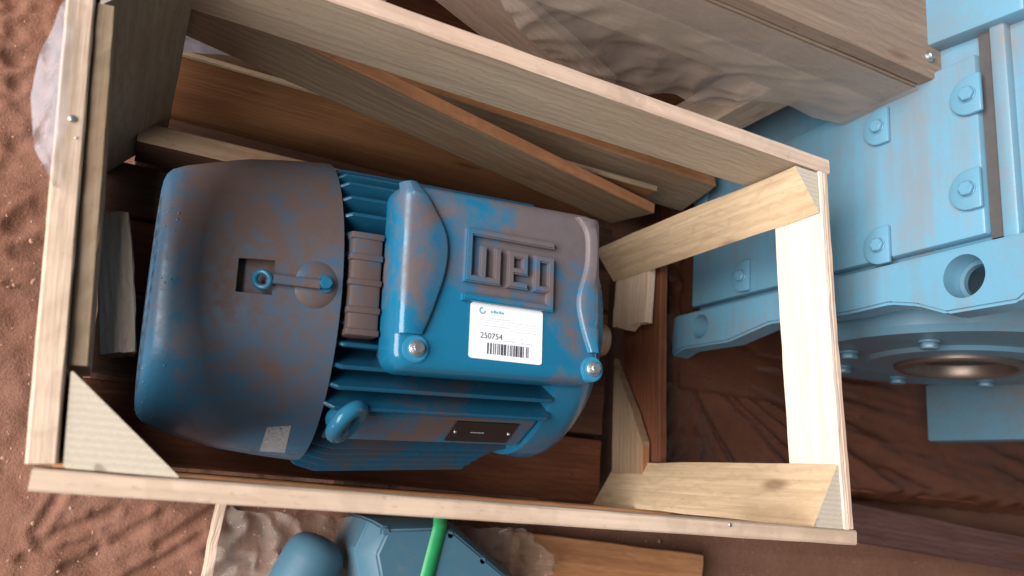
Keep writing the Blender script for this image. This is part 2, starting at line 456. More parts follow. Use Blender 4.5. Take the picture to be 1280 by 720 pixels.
# right side: upper board coloured pale as if sunlit, thin outer strip, broken lower boards
dr = (Cc-B).normalized(); nr = Vector((-dr.y, dr.x, 0))     # nr points into the crate
plank('top_rail', crate, zz(B, RIM-.0335)+dr*.008+nr*.0105, zz(Cc, RIM-.0335)-dr*.009+nr*.0105, UP, .065, .0055, PINE_W, n=20, bev=.0008)
plank('outer_strip', crate, zz(B, RIM-.031)+dr*.008+nr*.0041, zz(Cc, RIM-.031)-dr*.009+nr*.0041, UP, .060, .0068, PINE_PINK, edge_mat=PINE_PINK, n=24, jit=.0006)
plank('lower_rail', crate, (.640, -.010, .105), (.628, .345, .105), UP, .085, .012, RUSTW, n=12)
plank('broken_slat', crate, (.623, .0, .098), (.619, .195, .094), UP, .072, .012, BROWN_GREY, edge_mat=BROWN, n=1, splint1=.012, wedge1=.12)
plank('broken_slat', crate, (.612, .345, .105), (.614, .215, .098), UP, .080, .012, PINE, n=8, splint1=.05)
# corner posts of triangular section
def post(corner, e1, e2, a, b, z0, z1, mat):
    p = [corner, corner+e1*a, corner+e2*b]
    loc = corner.copy()
    bm = bmesh.new()
    nseg = 8
    rings = []
    for i in range(nseg+1):
        z = z0+(z1-z0)*i/nseg
        rings.append([bm.verts.new((z-z1, (q-loc).x+random.gauss(0, .0004), (q-loc).y+random.gauss(0, .0004))) for q in p])
    for i in range(nseg):
        for j in range(3): bm.faces.new((rings[i][j], rings[i][(j+1) % 3], rings[i+1][(j+1) % 3], rings[i+1][j]))
    bm.faces.new(rings[0]); top = bm.faces.new(rings[-1]); top.material_index = 1
    bmesh.ops.bevel(bm, geom=[e for e in bm.edges if abs(e.verts[0].co.x-e.verts[1].co.x) > .02], offset=.0015, segments=1, affect='EDGES')
    o = link('corner_post', mesh(bm), mats=[mat, ENDG])
    m = Matrix(((0, 1, 0), (0, 0, 1), (1, 0, 0))).to_4x4(); m.translation = (loc.x, loc.y, z1)
    o.parent = crate; o.matrix_local = parent_mat(crate).inverted() @ m
    return o
ex = Vector((1, 0, 0)); g_ = .0075
post(A+Vector((.0195, g_, 0)), dl, ex, .060, .066, FLO, RIM-.001, PINE)
post(B+nr*.0140+dr*.008, dr, -ex, .060, .038, FLO, RIM-.002, PINE_YEL)
post(Cc+nr*.0140-dr*.009+Vector((0, -.002, 0)), -dr, -ex, .043, .032, FLO, RIM-.002, PINE_YEL)
post(D+nl*.0188+Vector((.003, -.0095, 0)), -dl, ex, .062, .062, FLO, RIM-.004, PINE_TAN)
# deck and skids
for k, (y0, y1, m_) in enumerate(((-.008, .075, RUSTW), (.082, .165, DARKW), (.172, .25, RUSTW), (.255, .314, DARKW), (.342, .378, DARKW))):
    plank('deck_board', crate, (-.074 if y0 > .2 else (-.055 if y0 > .1 else -.035), (y0+y1)/2, FLO-.009), (.60, (y0+y1)/2, FLO-.009), (0, 1, 0), y1-y0, .016, m_, n=10)
for x in (.0, .285, .57):
    plank('skid', crate, (x, -.02, .0205), (x, .375, .0205), (0, 0, 1), .042, .06, DARKW, n=6)
# nails
for (p, r) in ((PZ(90, 148, RIM), .0026), (PZ(338+575, 536+120, RIM), .002), (PZ(95, 172, RIM), .0009)):
    bm = bmesh.new(); bmesh.ops.create_uvsphere(bm, u_segments=12, v_segments=6, radius=r); bmesh.ops.scale(bm, vec=(1, 1, .45), verts=bm.verts)
    o = link('nail', mesh(bm, smooth=True), BOLT, crate); o.location = Vector((p.x, p.y, RIM))-crate.location
# splinters at the near left post
bm = bmesh.new()
for k in range(9):
    p = PZ(random.uniform(84, 128), random.uniform(462, 500), RIM-.012); d = Vector((random.uniform(-.5, 1), random.uniform(-.3, .8), random.uniform(.1, .8))).normalized()*random.uniform(.008, .02)
    s_ = Vector((d.y, -d.x, .2)).normalized()*.0007
    a_ = [bm.verts.new(p+s_), bm.verts.new(p-s_), bm.verts.new(p+Vector((0, 0, .0012)))]; t_ = bm.verts.new(p+d+Vector((0, 0, -.003)))
    bm.faces.new(a_)
    for q in range(3): bm.faces.new((a_[q], a_[(q+1) % 3], t_))
o = link('splinters', mesh(bm), PINE, crate); tag(o, kind='stuff'); o.matrix_local = parent_mat(crate).inverted()

# loose grey offcut lying on the deck at the left
offcut = plank('wood_offcut', None, (-.040, .242, FLO+.0245), (-.006, .100, FLO+.0245), (1, .2, 0), .034, .046, OLDW, n=10, jit=.0012)
tag(offcut, 'grey rough sawn wood offcut on the crate floor beside the fan cover', 'offcut')

# ------------------------------------------------------------------ the electric motor
MO = Vector((.08, .150, FLO)); YAW = R(3.7)
motor = empty('electric_motor', MO, 'dusty blue electric motor with finned frame and big terminal box in the open crate', 'motor', YAW)
AX = .155
def ml(p):                                     # world -> motor space
    return parent_mat(motor).inverted() @ Vector(p)
# fan cover with a slot at the top
prof = [(-.072, .001), (-.072, .040), (-.0718, .098), (-.0712, .104), (-.0692, .110), (-.0650, .1150), (-.055, .1200), (-.035, .1265), (-.0115, .1335), (0, .1365), (.0165, .139), (.03, .141), (.05, .1435), (.064, .145), (.072, .1455), (.072, .142), (.02, .130), (-.05, .112)]
SEG = 120
cov = revolve(prof, SEG, 'X', (0, 0, AX), skip=lambda i, j: i in (8, 9) and 28 <= j <= 31, cap=False)
for q_ in cov.vertices:
    if q_.co.z > AX: q_.co.z = AX+(q_.co.z-AX)*.91
cover = sharp(link('fan_cover', cov, BLUE_COWL, motor), 40)
bm = box(-.014, .020, -.017, .017, AX+.092, AX+.098); o = link('slot_floor', mesh(bm), DARK, cover)
bm = box(-.0125, -.0035, -.0155, .0155, AX+.098, AX+.111, .002); o = link('slot_ledge', mesh(bm), BLUE_COWL, cover)
# boss with bolt, eye and bar at the slot
bm = bmesh.new(); bmesh.ops.create_uvsphere(bm, u_segments=32, v_segments=12, radius=1); bmesh.ops.scale(bm, vec=(.024, .024, .0085), verts=bm.verts)
bmesh.ops.delete(bm, geom=[q for q in bm.verts if q.co.x > .0245], context='VERTS')
o = link('boss', mesh(bm, smooth=True), BLUE_DUST, cover); o.location = (.0485, -.002, AX+.1245); o.rotation_euler = (0, R(-10), 0)
o = sharp(link('screw', hexbolt(.011, .008), BLUE, cover)); o.location = (.057, -.002, AX+.1325)
o = link('bar', mesh(box(-.022, .022, -.0042, .0042, -.0025, .0025, .0015)), BLUE_DUST, cover); o.location = (.032, -.0025, AX+.1325); o.rotation_euler = (0, R(-9), R(-2))
pts = [(.0065*math.cos(R(a)), .0065*math.sin(R(a)), 0) for a in range(0, 360, 20)]
o = link('eye', tube(pts, .0026, 8, True), BLUE, cover); o.location = (.0075, -.003, AX+.128); o.rotation_euler = (R(24), R(-30), 0)
# grille holes on the end of the cover
bm = bmesh.new()
for rr, cnt in ((.085, 40), (.070, 34), (.055, 26), (.04, 18)):
    for k in range(cnt):
        a = 2*math.pi*k/cnt
        bmesh.ops.create_circle(bm, cap_ends=True, segments=8, radius=.0042, matrix=Matrix.Translation((-.0724, rr*math.cos(a), AX+rr*math.sin(a))) @ Matrix.Rotation(R(90), 4, 'Y'))
tag(link('grille', mesh(bm), DARK, cover), kind='stuff')
# bright chips of paint along the rounded end
bm = bmesh.new()
for k in range(46):
    a = R(random.uniform(60, 215)); 
    i0 = random.choice((3, 4, 5)); (t0, r0), (t1, r1) = prof[i0], prof[i0+1]; u = random.random()
    t_ = t0+(t1-t0)*u; r_ = r0+(r1-r0)*u+.0003
    bmesh.ops.create_icosphere(bm, subdivisions=1, radius=random.uniform(.0004, .0008), matrix=Matrix.Translation((t_, r_*math.cos(a), AX+r_*math.sin(a)*(.91 if math.sin(a) > 0 else 1))))
tag(link('paint_blisters', mesh(bm), BLUE_CLEAN, cover), kind='stuff')
# frame
def core(prof, name, mat): return sharp(link(name, revolve(prof, 72, 'X', (0, 0, AX)), mat, motor), 30)
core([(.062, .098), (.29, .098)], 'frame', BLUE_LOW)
core([(.286, .118), (.29, .134), (.312, .137), (.325, .134), (.338, .122), (.346, .10), (.350, .07), (.350, .045), (.358, .043), (.358, .001)], 'end_shield', BLUE)
core([(.35, .019), (.415, .019), (.417, .0175)], 'shaft', BRONZE)
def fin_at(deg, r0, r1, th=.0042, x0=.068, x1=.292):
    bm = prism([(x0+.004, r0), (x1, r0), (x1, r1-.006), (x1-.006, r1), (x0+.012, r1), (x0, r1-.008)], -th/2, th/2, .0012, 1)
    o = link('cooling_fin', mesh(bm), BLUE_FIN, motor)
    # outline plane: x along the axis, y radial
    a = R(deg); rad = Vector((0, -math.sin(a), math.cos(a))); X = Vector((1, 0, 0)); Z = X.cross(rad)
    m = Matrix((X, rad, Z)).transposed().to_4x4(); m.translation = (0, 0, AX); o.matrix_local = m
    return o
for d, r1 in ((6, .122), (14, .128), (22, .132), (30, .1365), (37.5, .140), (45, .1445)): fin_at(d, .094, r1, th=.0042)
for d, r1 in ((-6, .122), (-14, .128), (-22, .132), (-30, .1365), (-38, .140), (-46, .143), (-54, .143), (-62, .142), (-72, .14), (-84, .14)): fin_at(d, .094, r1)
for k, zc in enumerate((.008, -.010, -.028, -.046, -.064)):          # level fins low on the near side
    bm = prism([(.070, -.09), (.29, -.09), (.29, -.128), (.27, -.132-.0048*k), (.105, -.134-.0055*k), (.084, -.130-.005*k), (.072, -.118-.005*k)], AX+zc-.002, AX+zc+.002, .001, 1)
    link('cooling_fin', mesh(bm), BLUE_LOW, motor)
# flat pad with name plate
def pad(deg, r, x0, x1, wid, th, mat, name, parent=motor, bev=.002):
    bm = box(x0, x1, -wid/2, wid/2, 0, th, bev)
    o = link(name, mesh(bm), mat, parent)
    a = R(deg); rad = Vector((0, -math.sin(a), math.cos(a))); X = Vector((1, 0, 0)); Y = rad.cross(X)
    m = Matrix((X, Y, rad)).transposed().to_4x4(); m.translation = Vector((0, 0, AX))+rad*r; o.matrix_local = m
    return o
pad(62, .095, .084, .288, .050, .035, BLUE, 'plate_pad', bev=.004)
npl = pad(61, .1302, .203, .269, .036, .0012, BLACK, 'nameplate', bev=.0004)
for x in (.2075, .2645):
    bm = bmesh.new(); bmesh.ops.create_uvsphere(bm, u_segments=10, v_segments=6, radius=.0019)
    o = link('rivet', mesh(bm, smooth=True), BOLT, npl); o.location = (x, 0, .0014)
o = link('print', mesh(box(.224, .238, -.0009, .0002, .0012, .0015)), INKG, npl)
# lifting eye
eye = empty_part = link('eye_bolt', tube([((.0150)*math.cos(R(a)), .0150*math.sin(R(a)), 0) for a in range(0, 360, 12)], .0072, 12, True), BLUE_CLEAN, motor)
pe = ml(PZ(434, 527, FLO+.255)); eye.location = pe
eye.rotation_euler = (R(62), R(-10), R(48))
o = link('shank', mesh(box(-.010, .010, -.010, .010, -.05, -.008, .004)), BLUE, motor); o.location = pe+Vector((-.004, .012, -.012)); o.rotation_euler = (R(48), 0, 0)
bm = bmesh.new(); bmesh.ops.create_uvsphere(bm, u_segments=16, v_segments=10, radius=.0115); o = link('eye_hub', mesh(bm, smooth=True), BLUE, motor); o.location = pe+Vector((-.006, .002, -.006))
# feet
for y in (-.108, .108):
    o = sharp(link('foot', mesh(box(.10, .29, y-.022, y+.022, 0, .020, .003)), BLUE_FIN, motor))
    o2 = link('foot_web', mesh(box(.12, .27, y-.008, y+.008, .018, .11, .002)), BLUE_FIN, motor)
# boss between cover and terminal box
o = sharp(link('top_boss', mesh(box(.078, .106, -.040, .046, AX+.09, AX+.132, .004)), BLUE_DUST, motor))
for y in (-.039, -.020, .004, .026, .045):
    sharp(link('boss_rib', mesh(box(.077, .106, y-.003, y+.003, AX+.09, AX+.1335, .0015)), BLUE_DUST, motor))
# terminal box
LX0, LX1, LY0, LY1, LT = .108, .315, -.072, .0945, .318
tb = sharp(link('terminal_box', mesh(box(LX0+.008, LX1-.008, LY0+.008, LY1-.008, AX+.09, LT-.030, .006)), BLUE, motor))
def rrect(x0, x1, y0, y1, r, k=8):
    p = []
    for cx, cy, a0 in ((x1-r, y1-r, 0), (x0+r, y1-r, 90), (x0+r, y0+r, 180), (x1-r, y0+r, 270)):
        for i in range(k+1): a = R(a0+90*i/k); p.append((cx+r*math.cos(a), cy+r*math.sin(a)))
    return p
def lid_mesh():
    rings = []
    bm = bmesh.new()
    for (ins, z) in ((0, LT-.036), (0, LT-.032), (.0015, LT-.016), (.0035, LT-.010), (.0075, LT-.0062), (.013, LT-.005)):
        rings.append([bm.verts.new((x, y, z)) for x, y in rrect(LX0+ins, LX1-ins, LY0+ins, LY1-ins, .016-ins*.3)])
    k = len(rings[0])
    for a, b in zip(rings, rings[1:]):
        for j in range(k): bm.faces.new((a[j], a[(j+1) % k], b[(j+1) % k], b[j]))
    bm.faces.new(rings[0]); bm.faces.new(rings[-1])
    return mesh(bm)
lid = sharp(link('lid', lid_mesh(), BLUE_LID, tb), 50)
def smooth_curve(ctrl, k=8):
    out = []
    for i in range(len(ctrl)-1):
        p0 = ctrl[max(i-1, 0)]; p1 = ctrl[i]; p2 = ctrl[i+1]; p3 = ctrl[min(i+2, len(ctrl)-1)]
        for j in range(k):
            t_ = j/k
            out.append(tuple(.5*((2*p1[q])+(-p0[q]+p2[q])*t_+(2*p0[q]-5*p1[q]+4*p2[q]-p3[q])*t_*t_+(-p0[q]+3*p1[q]-3*p2[q]+p3[q])*t_**3) for q in (0, 1)))
    out.append(ctrl[-1]); return out
zt = FLO+LT
def lp(px, py): q = ml(PZ(px, py, zt)); return (q.x, q.y)
def raised(curve, side):
    """raised end of the lid: bounded by the lid's edge on one side and the S curve on the other; rolls down to the edge"""
    bm = bmesh.new(); rows = []
    for (x, y) in curve:
        xe = LX0 if side < 0 else LX1
        prof_ = [(xe-side*.0030, -.0105), (xe-side*.0052, -.0050), (xe-side*.0085, -.0012), (xe-side*.0125, 0), ((x+xe)/2, .0004), (x+side*.0030, 0), (x+side*.0012, -.0012), (x, -.0058)]
        t_ = (y-LY0)/(LY1-LY0); drop = 0 if .08 < t_ < .92 else -.004*(min(abs(t_-.08), abs(t_-.92))/.08)
        rows.append([bm.verts.new((px, y, LT+pz+drop)) for px, pz in prof_])
    for a, b in zip(rows, rows[1:]):
        for j in range(len(a)-1): bm.faces.new((a[j], a[j+1], b[j+1], b[j]))
    bm.faces.new(rows[0]); bm.faces.new(rows[-1])
    bm.faces.new([r[0] for r in rows]+[r[-1] for r in reversed(rows)])
    return mesh(bm)
cl = smooth_curve([lp(526, 226), lp(545, 258), lp(561, 295), lp(560, 335), lp(544, 385), lp(530, 418)])
cr_ = smooth_curve([lp(722, 270), lp(734, 292), lp(734, 330), lp(724, 372), lp(728, 405), lp(738, 440)])
for c_, s_ in ((cl, -1), (cr_, 1)):
    sharp(link('raised_end', raised(c_, s_), BLUE_LID, tb), 42)
for (px, py) in ((522, 435), (743, 461)):
    x, y = lp(px, py)
    bm = bmesh.new(); bmesh.ops.create_cone(bm, cap_ends=True, segments=28, radius1=.0125, radius2=.0115, depth=.012, matrix=Matrix.Translation((x, y, LT-.009)))
    bmesh.ops.bevel(bm, geom=[e for e in bm.edges if all(q.co.z > LT-.004 for q in e.verts)], offset=.001, segments=2, affect='EDGES')
    sharp(link('screw_boss', mesh(bm), BLUE_CLEAN, tb), 40)
    o = sharp(link('screw', hexbolt(.0105, .0075, 1.3), BOLT, tb)); o.location = (x, y, LT-.0032)
# raised letters of the maker's mark
def logo():
    o0 = Vector(lp(584, 284)); eu = Vector(lp(697, 312))-o0; ev = Vector(lp(579, 374))-o0
    Wd = .088; eu = Vector((1, -.02)).normalized()*Wd; ev = Vector((-.01, -1)).normalized()*Wd
    s = .072
    # each letter is a set of butted rectangles (u0, u1, v0, v1)
    e0, e1, g0, g1 = .465, .695, .765, 1.0
    letters = [
        [(0, 1.0, 0, s), (0, s, 0, .575), (0, .387, .50, .575), (.155, .155+s, .175, .575), (.315, .387, .175, .575)],
        [(e0, e0+s, .175, .575), (e0, e1, .175, .245), (e1-s, e1, .175, .42), (e0, e1, .35, .42), (e0, e1, .505, .575)],
        [(g0, g0+s, .175, .575), (g0, g1, .175, .245), (g1-s, g1, .175, .775), (g0, g1, .505, .575), (-.01, g1, .775-s, .775)]]
    for rects in letters:
        us = sorted({round(q, 4) for r_ in rects for q in r_[:2]}); vs = sorted({round(q, 4) for r_ in rects for q in r_[2:]})
        def full(a, b):
            if not (0 <= a < len(us)-1 and 0 <= b < len(vs)-1): return False
            uc, vc = (us[a]+us[a+1])/2, (vs[b]+vs[b+1])/2
            return any(r_[0] <= uc <= r_[1] and r_[2] <= vc <= r_[3] for r_ in rects)
        bm = bmesh.new(); cache = {}
        z0_, z1_ = LT-.0052, LT+.0014
        def vt(a, b, z):
            if (a, b, z) not in cache:
                p = o0+eu*us[a]+ev*vs[b]*.95; cache[(a, b, z)] = bm.verts.new((p.x, p.y, z))
            return cache[(a, b, z)]
        for a in range(len(us)-1):
            for b in range(len(vs)-1):
                if not full(a, b): continue
                bm.faces.new([vt(a, b, z1_), vt(a+1, b, z1_), vt(a+1, b+1, z1_), vt(a, b+1, z1_)])
                for (da, db, p, q) in ((-1, 0, (a, b), (a, b+1)), (1, 0, (a+1, b), (a+1, b+1)), (0, -1, (a, b), (a+1, b)), (0, 1, (a, b+1), (a+1, b+1))):
                    if not full(a+da, b+db): bm.faces.new([vt(*p, z1_), vt(*q, z1_), vt(*q, z0_), vt(*p, z0_)])
        bmesh.ops.recalc_face_normals(bm, faces=bm.faces)
        bmesh.ops.bevel(bm, geom=[e for e in bm.edges if len(e.link_faces) == 2 and e.calc_face_angle() > .5 and all(q.co.z > LT+.001 for q in e.verts)], offset=.0012, segments=2, affect='EDGES')
        sharp(link('raised_letter', mesh(bm), BLUE_LID, tb), 30)
logo()
# paper sticker
zs = LT-.005+.0004
st = [lp(591, 376), lp(682, 386), lp(680, 456), lp(588, 446)]
so = Vector(st[3]); su = Vector(st[2])-so; sv = Vector(st[0])-so
def spt(u, v_, z): p = so+su*u+sv*v_; return (p.x, p.y, z)
def squad(bm, u0, u1, v0, v1, z): bm.faces.new([bm.verts.new(spt(a, b, z)) for a, b in ((u0, v0), (u1, v0), (u1, v1), (u0, v1))])
rc = [((.035+.93*(a)), (.04+.92*b)) for a, b in ((0, 0), (1, 0), (1, 1), (0, 1))]
bm = bmesh.new(); lo_ = []
cpts = rrect(0, 1, 0, 1, .045, 4)
lo_ = [bm.verts.new(spt(a, b, zs)) for a, b in cpts]; hi_ = [bm.verts.new(spt(a, b, zs+.0003)) for a, b in cpts]
bm.faces.new(lo_); bm.faces.new(hi_)
for i in range(len(cpts)): bm.faces.new((lo_[i], lo_[(i+1) % len(cpts)], hi_[(i+1) % len(cpts)], hi_[i]))
sticker = link('sticker', mesh(bm), WHITE, motor); tag(sticker, 'white paper sticker with barcode and small print')
zi = zs+.0005
bm = bmesh.new(); x = .24; rb = random.Random(5)
while x < .80:
    wd_ = rb.choice((.012, .012, .02, .03)); 
    if not .735 < x < .77: squad(bm, x, x+wd_, .10, .30, zi)
    x += wd_+rb.choice((.010, .014, .02))
link('barcode', mesh(bm), INK, sticker)
bm = bmesh.new()
for v_, u0, u1, th in ((.74, .28, .56, .010), (.70, .08, .92, .008), (.655, .08, .92, .006), (.60, .12, .52, .010), (.60, .58, .9, .006), (.55, .55, .9, .008), (.50, .12, .35, .006), (.355, .46, .62, .012), (.345, .70, .86, .014), (.42, .7, .72, .02)):
    u = u0
    while u < u1:
        l_ = rb.uniform(.02, .07); squad(bm, u, min(u+l_, u1), v_, v_+th, zi); u += l_+.008
link('small_print', mesh(bm), INKG, sticker)
bm = bmesh.new(); bmesh.ops.create_circle(bm, cap_ends=False, segments=20, radius=.0032)
bmesh.ops.delete(bm, geom=[], context='FACES'); 
r1 = [bm.verts.new(q.co*.6) for q in list(bm.verts)]; vv = list(bm.verts)[:20]
for i in range(15): bm.faces.new((vv[i], vv[i+1], r1[i+1], r1[i]))
o = link('emblem', mesh(bm), INKB, sticker); o.location = Vector(spt(.16, .87, zi))
def text(body, u, v_, size, mat, name):
    cu = bpy.data.curves.new('t', 'FONT'); cu.body = body; cu.size = size
    to = bpy.data.objects.new('t', cu); COL.objects.link(to)
    bpy.context.view_layer.update()
    me = bpy.data.meshes.new_from_object(to.evaluated_get(bpy.context.evaluated_depsgraph_get()))
    bpy.data.objects.remove(to)
    o = link(name, me, mat, sticker); o.location = Vector(spt(u, v_, zi)); o.rotation_euler = (0, 0, math.atan2(su.y, su.x)); return o
text('250754', .14, .375, .0072, INK, 'serial_number')
bm = bmesh.new()                                # blurred maker's name, not legible in the photo
for k, u in enumerate((.27, .31, .345, .385, .42)): squad(bm, u, u+.028, .845, .895 if k % 2 else .88, zi)
link('maker_name', mesh(bm), INKB, sticker)
# small sticker low on the fan cover
px_ = [(334, 534), (364, 532), (356, 566), (324, 564)]
def on_cover(px, py):
    # walk down the ray to the cover's surface
    d = Vector(ray(px, py)); best = None
    for k in range(300, 1200):
        p = ml(Vector((0, 0, H))+d*(k*.001/1.0)); rr = math.hypot(p.y, (p.z-AX)/(.91 if p.z > AX else 1))
        if p.x < -.07 or p.x > .075: continue
        rs = np.interp(p.x, [q[0] for q in prof[2:15]], [q[1] for q in prof[2:15]])
        if rr <= rs+.0006: return p
    return None
def sgrid(u, v_):
    a = Vector((*px_[0], 0)).lerp(Vector((*px_[1], 0)), u); b = Vector((*px_[3], 0)).lerp(Vector((*px_[2], 0)), u); q = a.lerp(b, v_)
    p = on_cover(q.x, q.y); return p
if all(on_cover(*q) for q in px_):
    o = link('sticker', sheet(sgrid, 6, 6), PAPERG, motor); tag(o, 'small grey printed sticker low on the fan cover')

# ------------------------------------------------------------------ clear film hanging over the left rail
def film_sheet(name, f, nu, nv, mat, label, cat='plastic film'):
    o = link(name, sheet(f, nu, nv), mat); tag(o, label, cat); return o
def f_left(u, v_):
    py = -60+295*u
    outer = np.interp(py, [-60, 0, 60, 120, 190, 232], [108, 84, 55, 38, 44, 66]); inner = 86-.092*py+11
    px = inner+(outer-inner)*v_
    rail_o = 86-.092*py
    z = RIM+.0035-(.030*max(0, (rail_o-px)/45) if px < rail_o else 0)
    p = PZ(px, py, z)
    c = crease(p.x*2, p.y+.6*p.x, 2, 26)*.008*v_+crease(p.x, p.y*1.5, 6, 60)*.003*v_+.001*nz3(p.x*3, p.y, 4, 50)
    return (p.x, p.y, p.z+max(c, -.0012))
film_sheet('plastic_film', f_left, 60, 30, FILM_W, 'clear plastic film hanging over the left rail of the open crate')
def f_far(u, v_):
    x = -.10+.24*u; z = .44-.265*v_*(1-.42*u)
    y = .3822+.002*nz3(x, z, 1, 12)+.002*max(0, crease(x, z, 4, 30))
    return (x, y, z)
film_sheet('plastic_film', f_far, 40, 40, FILM, 'hazy plastic film behind the diagonal brace of the open crate')

# ------------------------------------------------------------------ second crate behind (upper right), wrapped in film
YF = .455
crate2 = empty('wrapped_crate', (.45, .60, 0), 'weathered pine crate wrapped in plastic film behind the open crate', 'crate')
t0 = PY(1178, 103, YF); zt2 = t0.z; xr = t0.x; zb2 = PY(1072, 155, YF).z
plank('top_board', crate2, (-.15, YF+.060, zt2-.009), (xr, YF+.060, zt2-.009), (0, 1, 0), .120, .018, WEATH, edge_mat=BROWN_GREY, n=20)
hf = zt2-.020-zb2
plank('side_board', crate2, (-.15, YF+.010, zt2-.020-hf*.245), (xr-.001, YF+.010, zt2-.020-hf*.245), UP, hf*.47, .018, WEATH, n=20)
plank('side_board', crate2, (-.15, YF+.011, zt2-.020-hf*.755), (xr-.002, YF+.011, zt2-.020-hf*.755), UP, hf*.47, .018, FACE_GREY, n=20)
plank('corner_post', crate2, (.640, YF+.050, .0), (.640, YF+.050, zt2-.020), (0, 1, 0), .055, .045, PINE, n=10)
plank('corner_post', crate2, (-.10, YF+.050, .0), (-.10, YF+.050, zt2-.020), (0, 1, 0), .055, .045, PINE, n=8)
for x in (-.10, .640): plank('corner_post', crate2, (x, .83, .0), (x, .83, zt2-.020), (0, 1, 0), .055, .045, PINE, n=6)
plank('end_rail', crate2, (xr-.014, YF+.13, zt2-.06), (xr-.014, .86, zt2-.06), UP, .09, .018, PINE, n=8)
plank('diagonal_brace', crate2, PY(560, -40, YF+.02), PY(735, 110, YF+.02), (.75, 0, .62), .075, .016, PINE_PINK, n=10)
plank('backing_board', crate2, (-.15, YF+.088, .19), (.69, YF+.088, .19), UP, .36, .016, RUSTW, n=10)  # dark red board, widened as an added backing that darkens the gap
lw0, lw1 = PY(400, 100, YF-.02), PY(852, 246, YF-.02)
plank('base_rail', crate2, lw0+Vector((-.25, 0, .042)), lw1+Vector((0, 0, .034)), (0, .25, 1), .075, .03, BROWN_GREY, edge_mat=BROWN, n=14)
pb = PZ(1160, 71, zt2)
o = sharp(link('bolt', hexbolt(.009, .006), BOLT, crate2)); o.location = Vector((pb.x, pb.y, zt2+.0002))-crate2.location
edge_px = [(560, -90), (640, 0), (690, 55), (760, 102), (830, 112), (900, 130), (960, 122), (1030, 150), (1072, 158)]
eb = [PY(x, y, YF-.006) for x, y in edge_px]
def f_c2(u, v_):
    # hangs down the near face, from under the top board to a ragged hem
    k = u*(len(eb)-1); i = min(int(k), len(eb)-2); q = eb[i].lerp(eb[i+1], k-i)
    zt_ = zt2-.019
    z = zt_+(q.z-zt_)*v_
    y = YF-.004-.012*v_*max(0, 1-1.4*u)-.010*max(-.2, crease(q.x*1.6+.8*z, z*2, 5, 9))*v_*(1.2-u)-.006*max(0, crease(q.x*.9-.9*z, z, 9, 24))*(1.15-u)*v_
    return (q.x, y, z)
film_sheet('plastic_film', f_c2, 160, 70, FILM_T, 'dusty plastic film over the side of the wrapped crate')

# ------------------------------------------------------------------ pallet under film, gear reducer
PT = .060
pallet = empty('wrapped_pallet', (1.1, .3, 0), 'low wooden pallet under brown dusty film beneath the light blue gear reducer', 'pallet')
for k in range(7):
    y = .085+k*.095
    plank('deck_board', pallet, (.70, y, PT-.015), (1.75, y, PT-.015), (0, 1, 0), .086, .018, RUSTW, n=10)
for x in (.74, 1.2, 1.68): plank('bearer', pallet, (x, .05, PT-.042), (x, .69, PT-.042), UP, .036, .09, DARKW, n=6)
beam = plank('loose_beam', None, PZ(1020, 645, .05), PZ(1400, 712, .05), (-.1, 1, 0), .058, .05, PURPW, n=14, jit=.0015)
beam.location.z = .026
tag(beam, 'dark purple brown timber lying in front of the wrapped pallet', 'timber')
def f_pal(u, v_):
    x = .69+1.05*u
    s_ = v_*.68                      # arc length from the near hem to the back
    # folds fan out from the gear reducer's near corner
    ang = math.atan2(s_-.20, x-.70); rad_ = math.hypot(s_-.20, x-.70)
    fold = .75*crease(ang*6.5, rad_*1.2, 1, 1.6)+.45*crease(ang*15, rad_*2.5, 6, 1.5)+.25*nz3(x*1.5, s_*6, 3, 14)
    if x < .90: fold = fold*(x-.69)/.21+(.8*crease(x*1.3+s_, s_*.6, 8, 13)+.2*crease(x, s_-x, 2, 28))*(.90-x)/.21
    y = .026+s_
    z = PT+.005+.016*max(fold, -.28)
    if s_ < .035: t_ = 1-s_/.035; z -= .058*t_*t_; y = .030+s_*.88+.003*nz3(x, 0, 0, 25)
    if .715 < x < 1.02 and .16 < y: z = min(z, PT+.009)
    return (x, y, z)
film_sheet('plastic_film', f_pal, 260, 170, FILM_B, 'wrinkled brown plastic film spread over the pallet under the gear reducer')

gear = empty('gear_reducer', (.85, .4, PT), 'large light blue gear reducer housing with bolted covers standing on the wrapped pallet', 'gear reducer')
GX = .715
gm = parent_mat(gear).inverted()
def gp(name, me, mat, parent=gear, ang=35):
    o = link(name, me, mat); sharp(o, ang)
    o.parent = parent
    o.matrix_local = gm if parent is gear else Matrix.Identity(4)
    return o
ZB = PT+.010
# body
gp('housing', mesh(box(GX+.006, 1.17, .264, .90, ZB+.03, .86, .012, 3)), GEAR)
# flange with lugs: outline in (z, y) from the photo, thickness along x
def flange(x0, x1, name):
    px = [(838, 446), (853, 436), (909, 427), (961, 404), (1010, 399), (1059, 392), (1111, 380), (1145, 382), (1182, 392), (1272, 377), (1290, 362)]
    o_ = []
    for p in px:
        q = PX(p[0], p[1], GX-.012); o_.append((max(q.z, ZB), q.y))
    o_ += [(.62, .205), (.70, .215), (.86, .215), (.86, .263), (ZB, .263)]
    # holes: build as a prism, then cut with cylinders
    bm = bmesh.new()
    lo2 = [bm.verts.new((x0, y, z)) for z, y in o_]; hi2 = [bm.verts.new((x1, y, z)) for z, y in o_]
    bm.faces.new(lo2); bm.faces.new(hi2)
    for i in range(len(o_)): bm.faces.new((lo2[i], lo2[(i+1) % len(o_)], hi2[(i+1) % len(o_)], hi2[i]))
    bmesh.ops.recalc_face_normals(bm, faces=bm.faces)
    bmesh.ops.bevel(bm, geom=list(bm.edges), offset=.003, segments=2, affect='EDGES')
    o = gp(name, mesh(bm), GEAR)
    return o
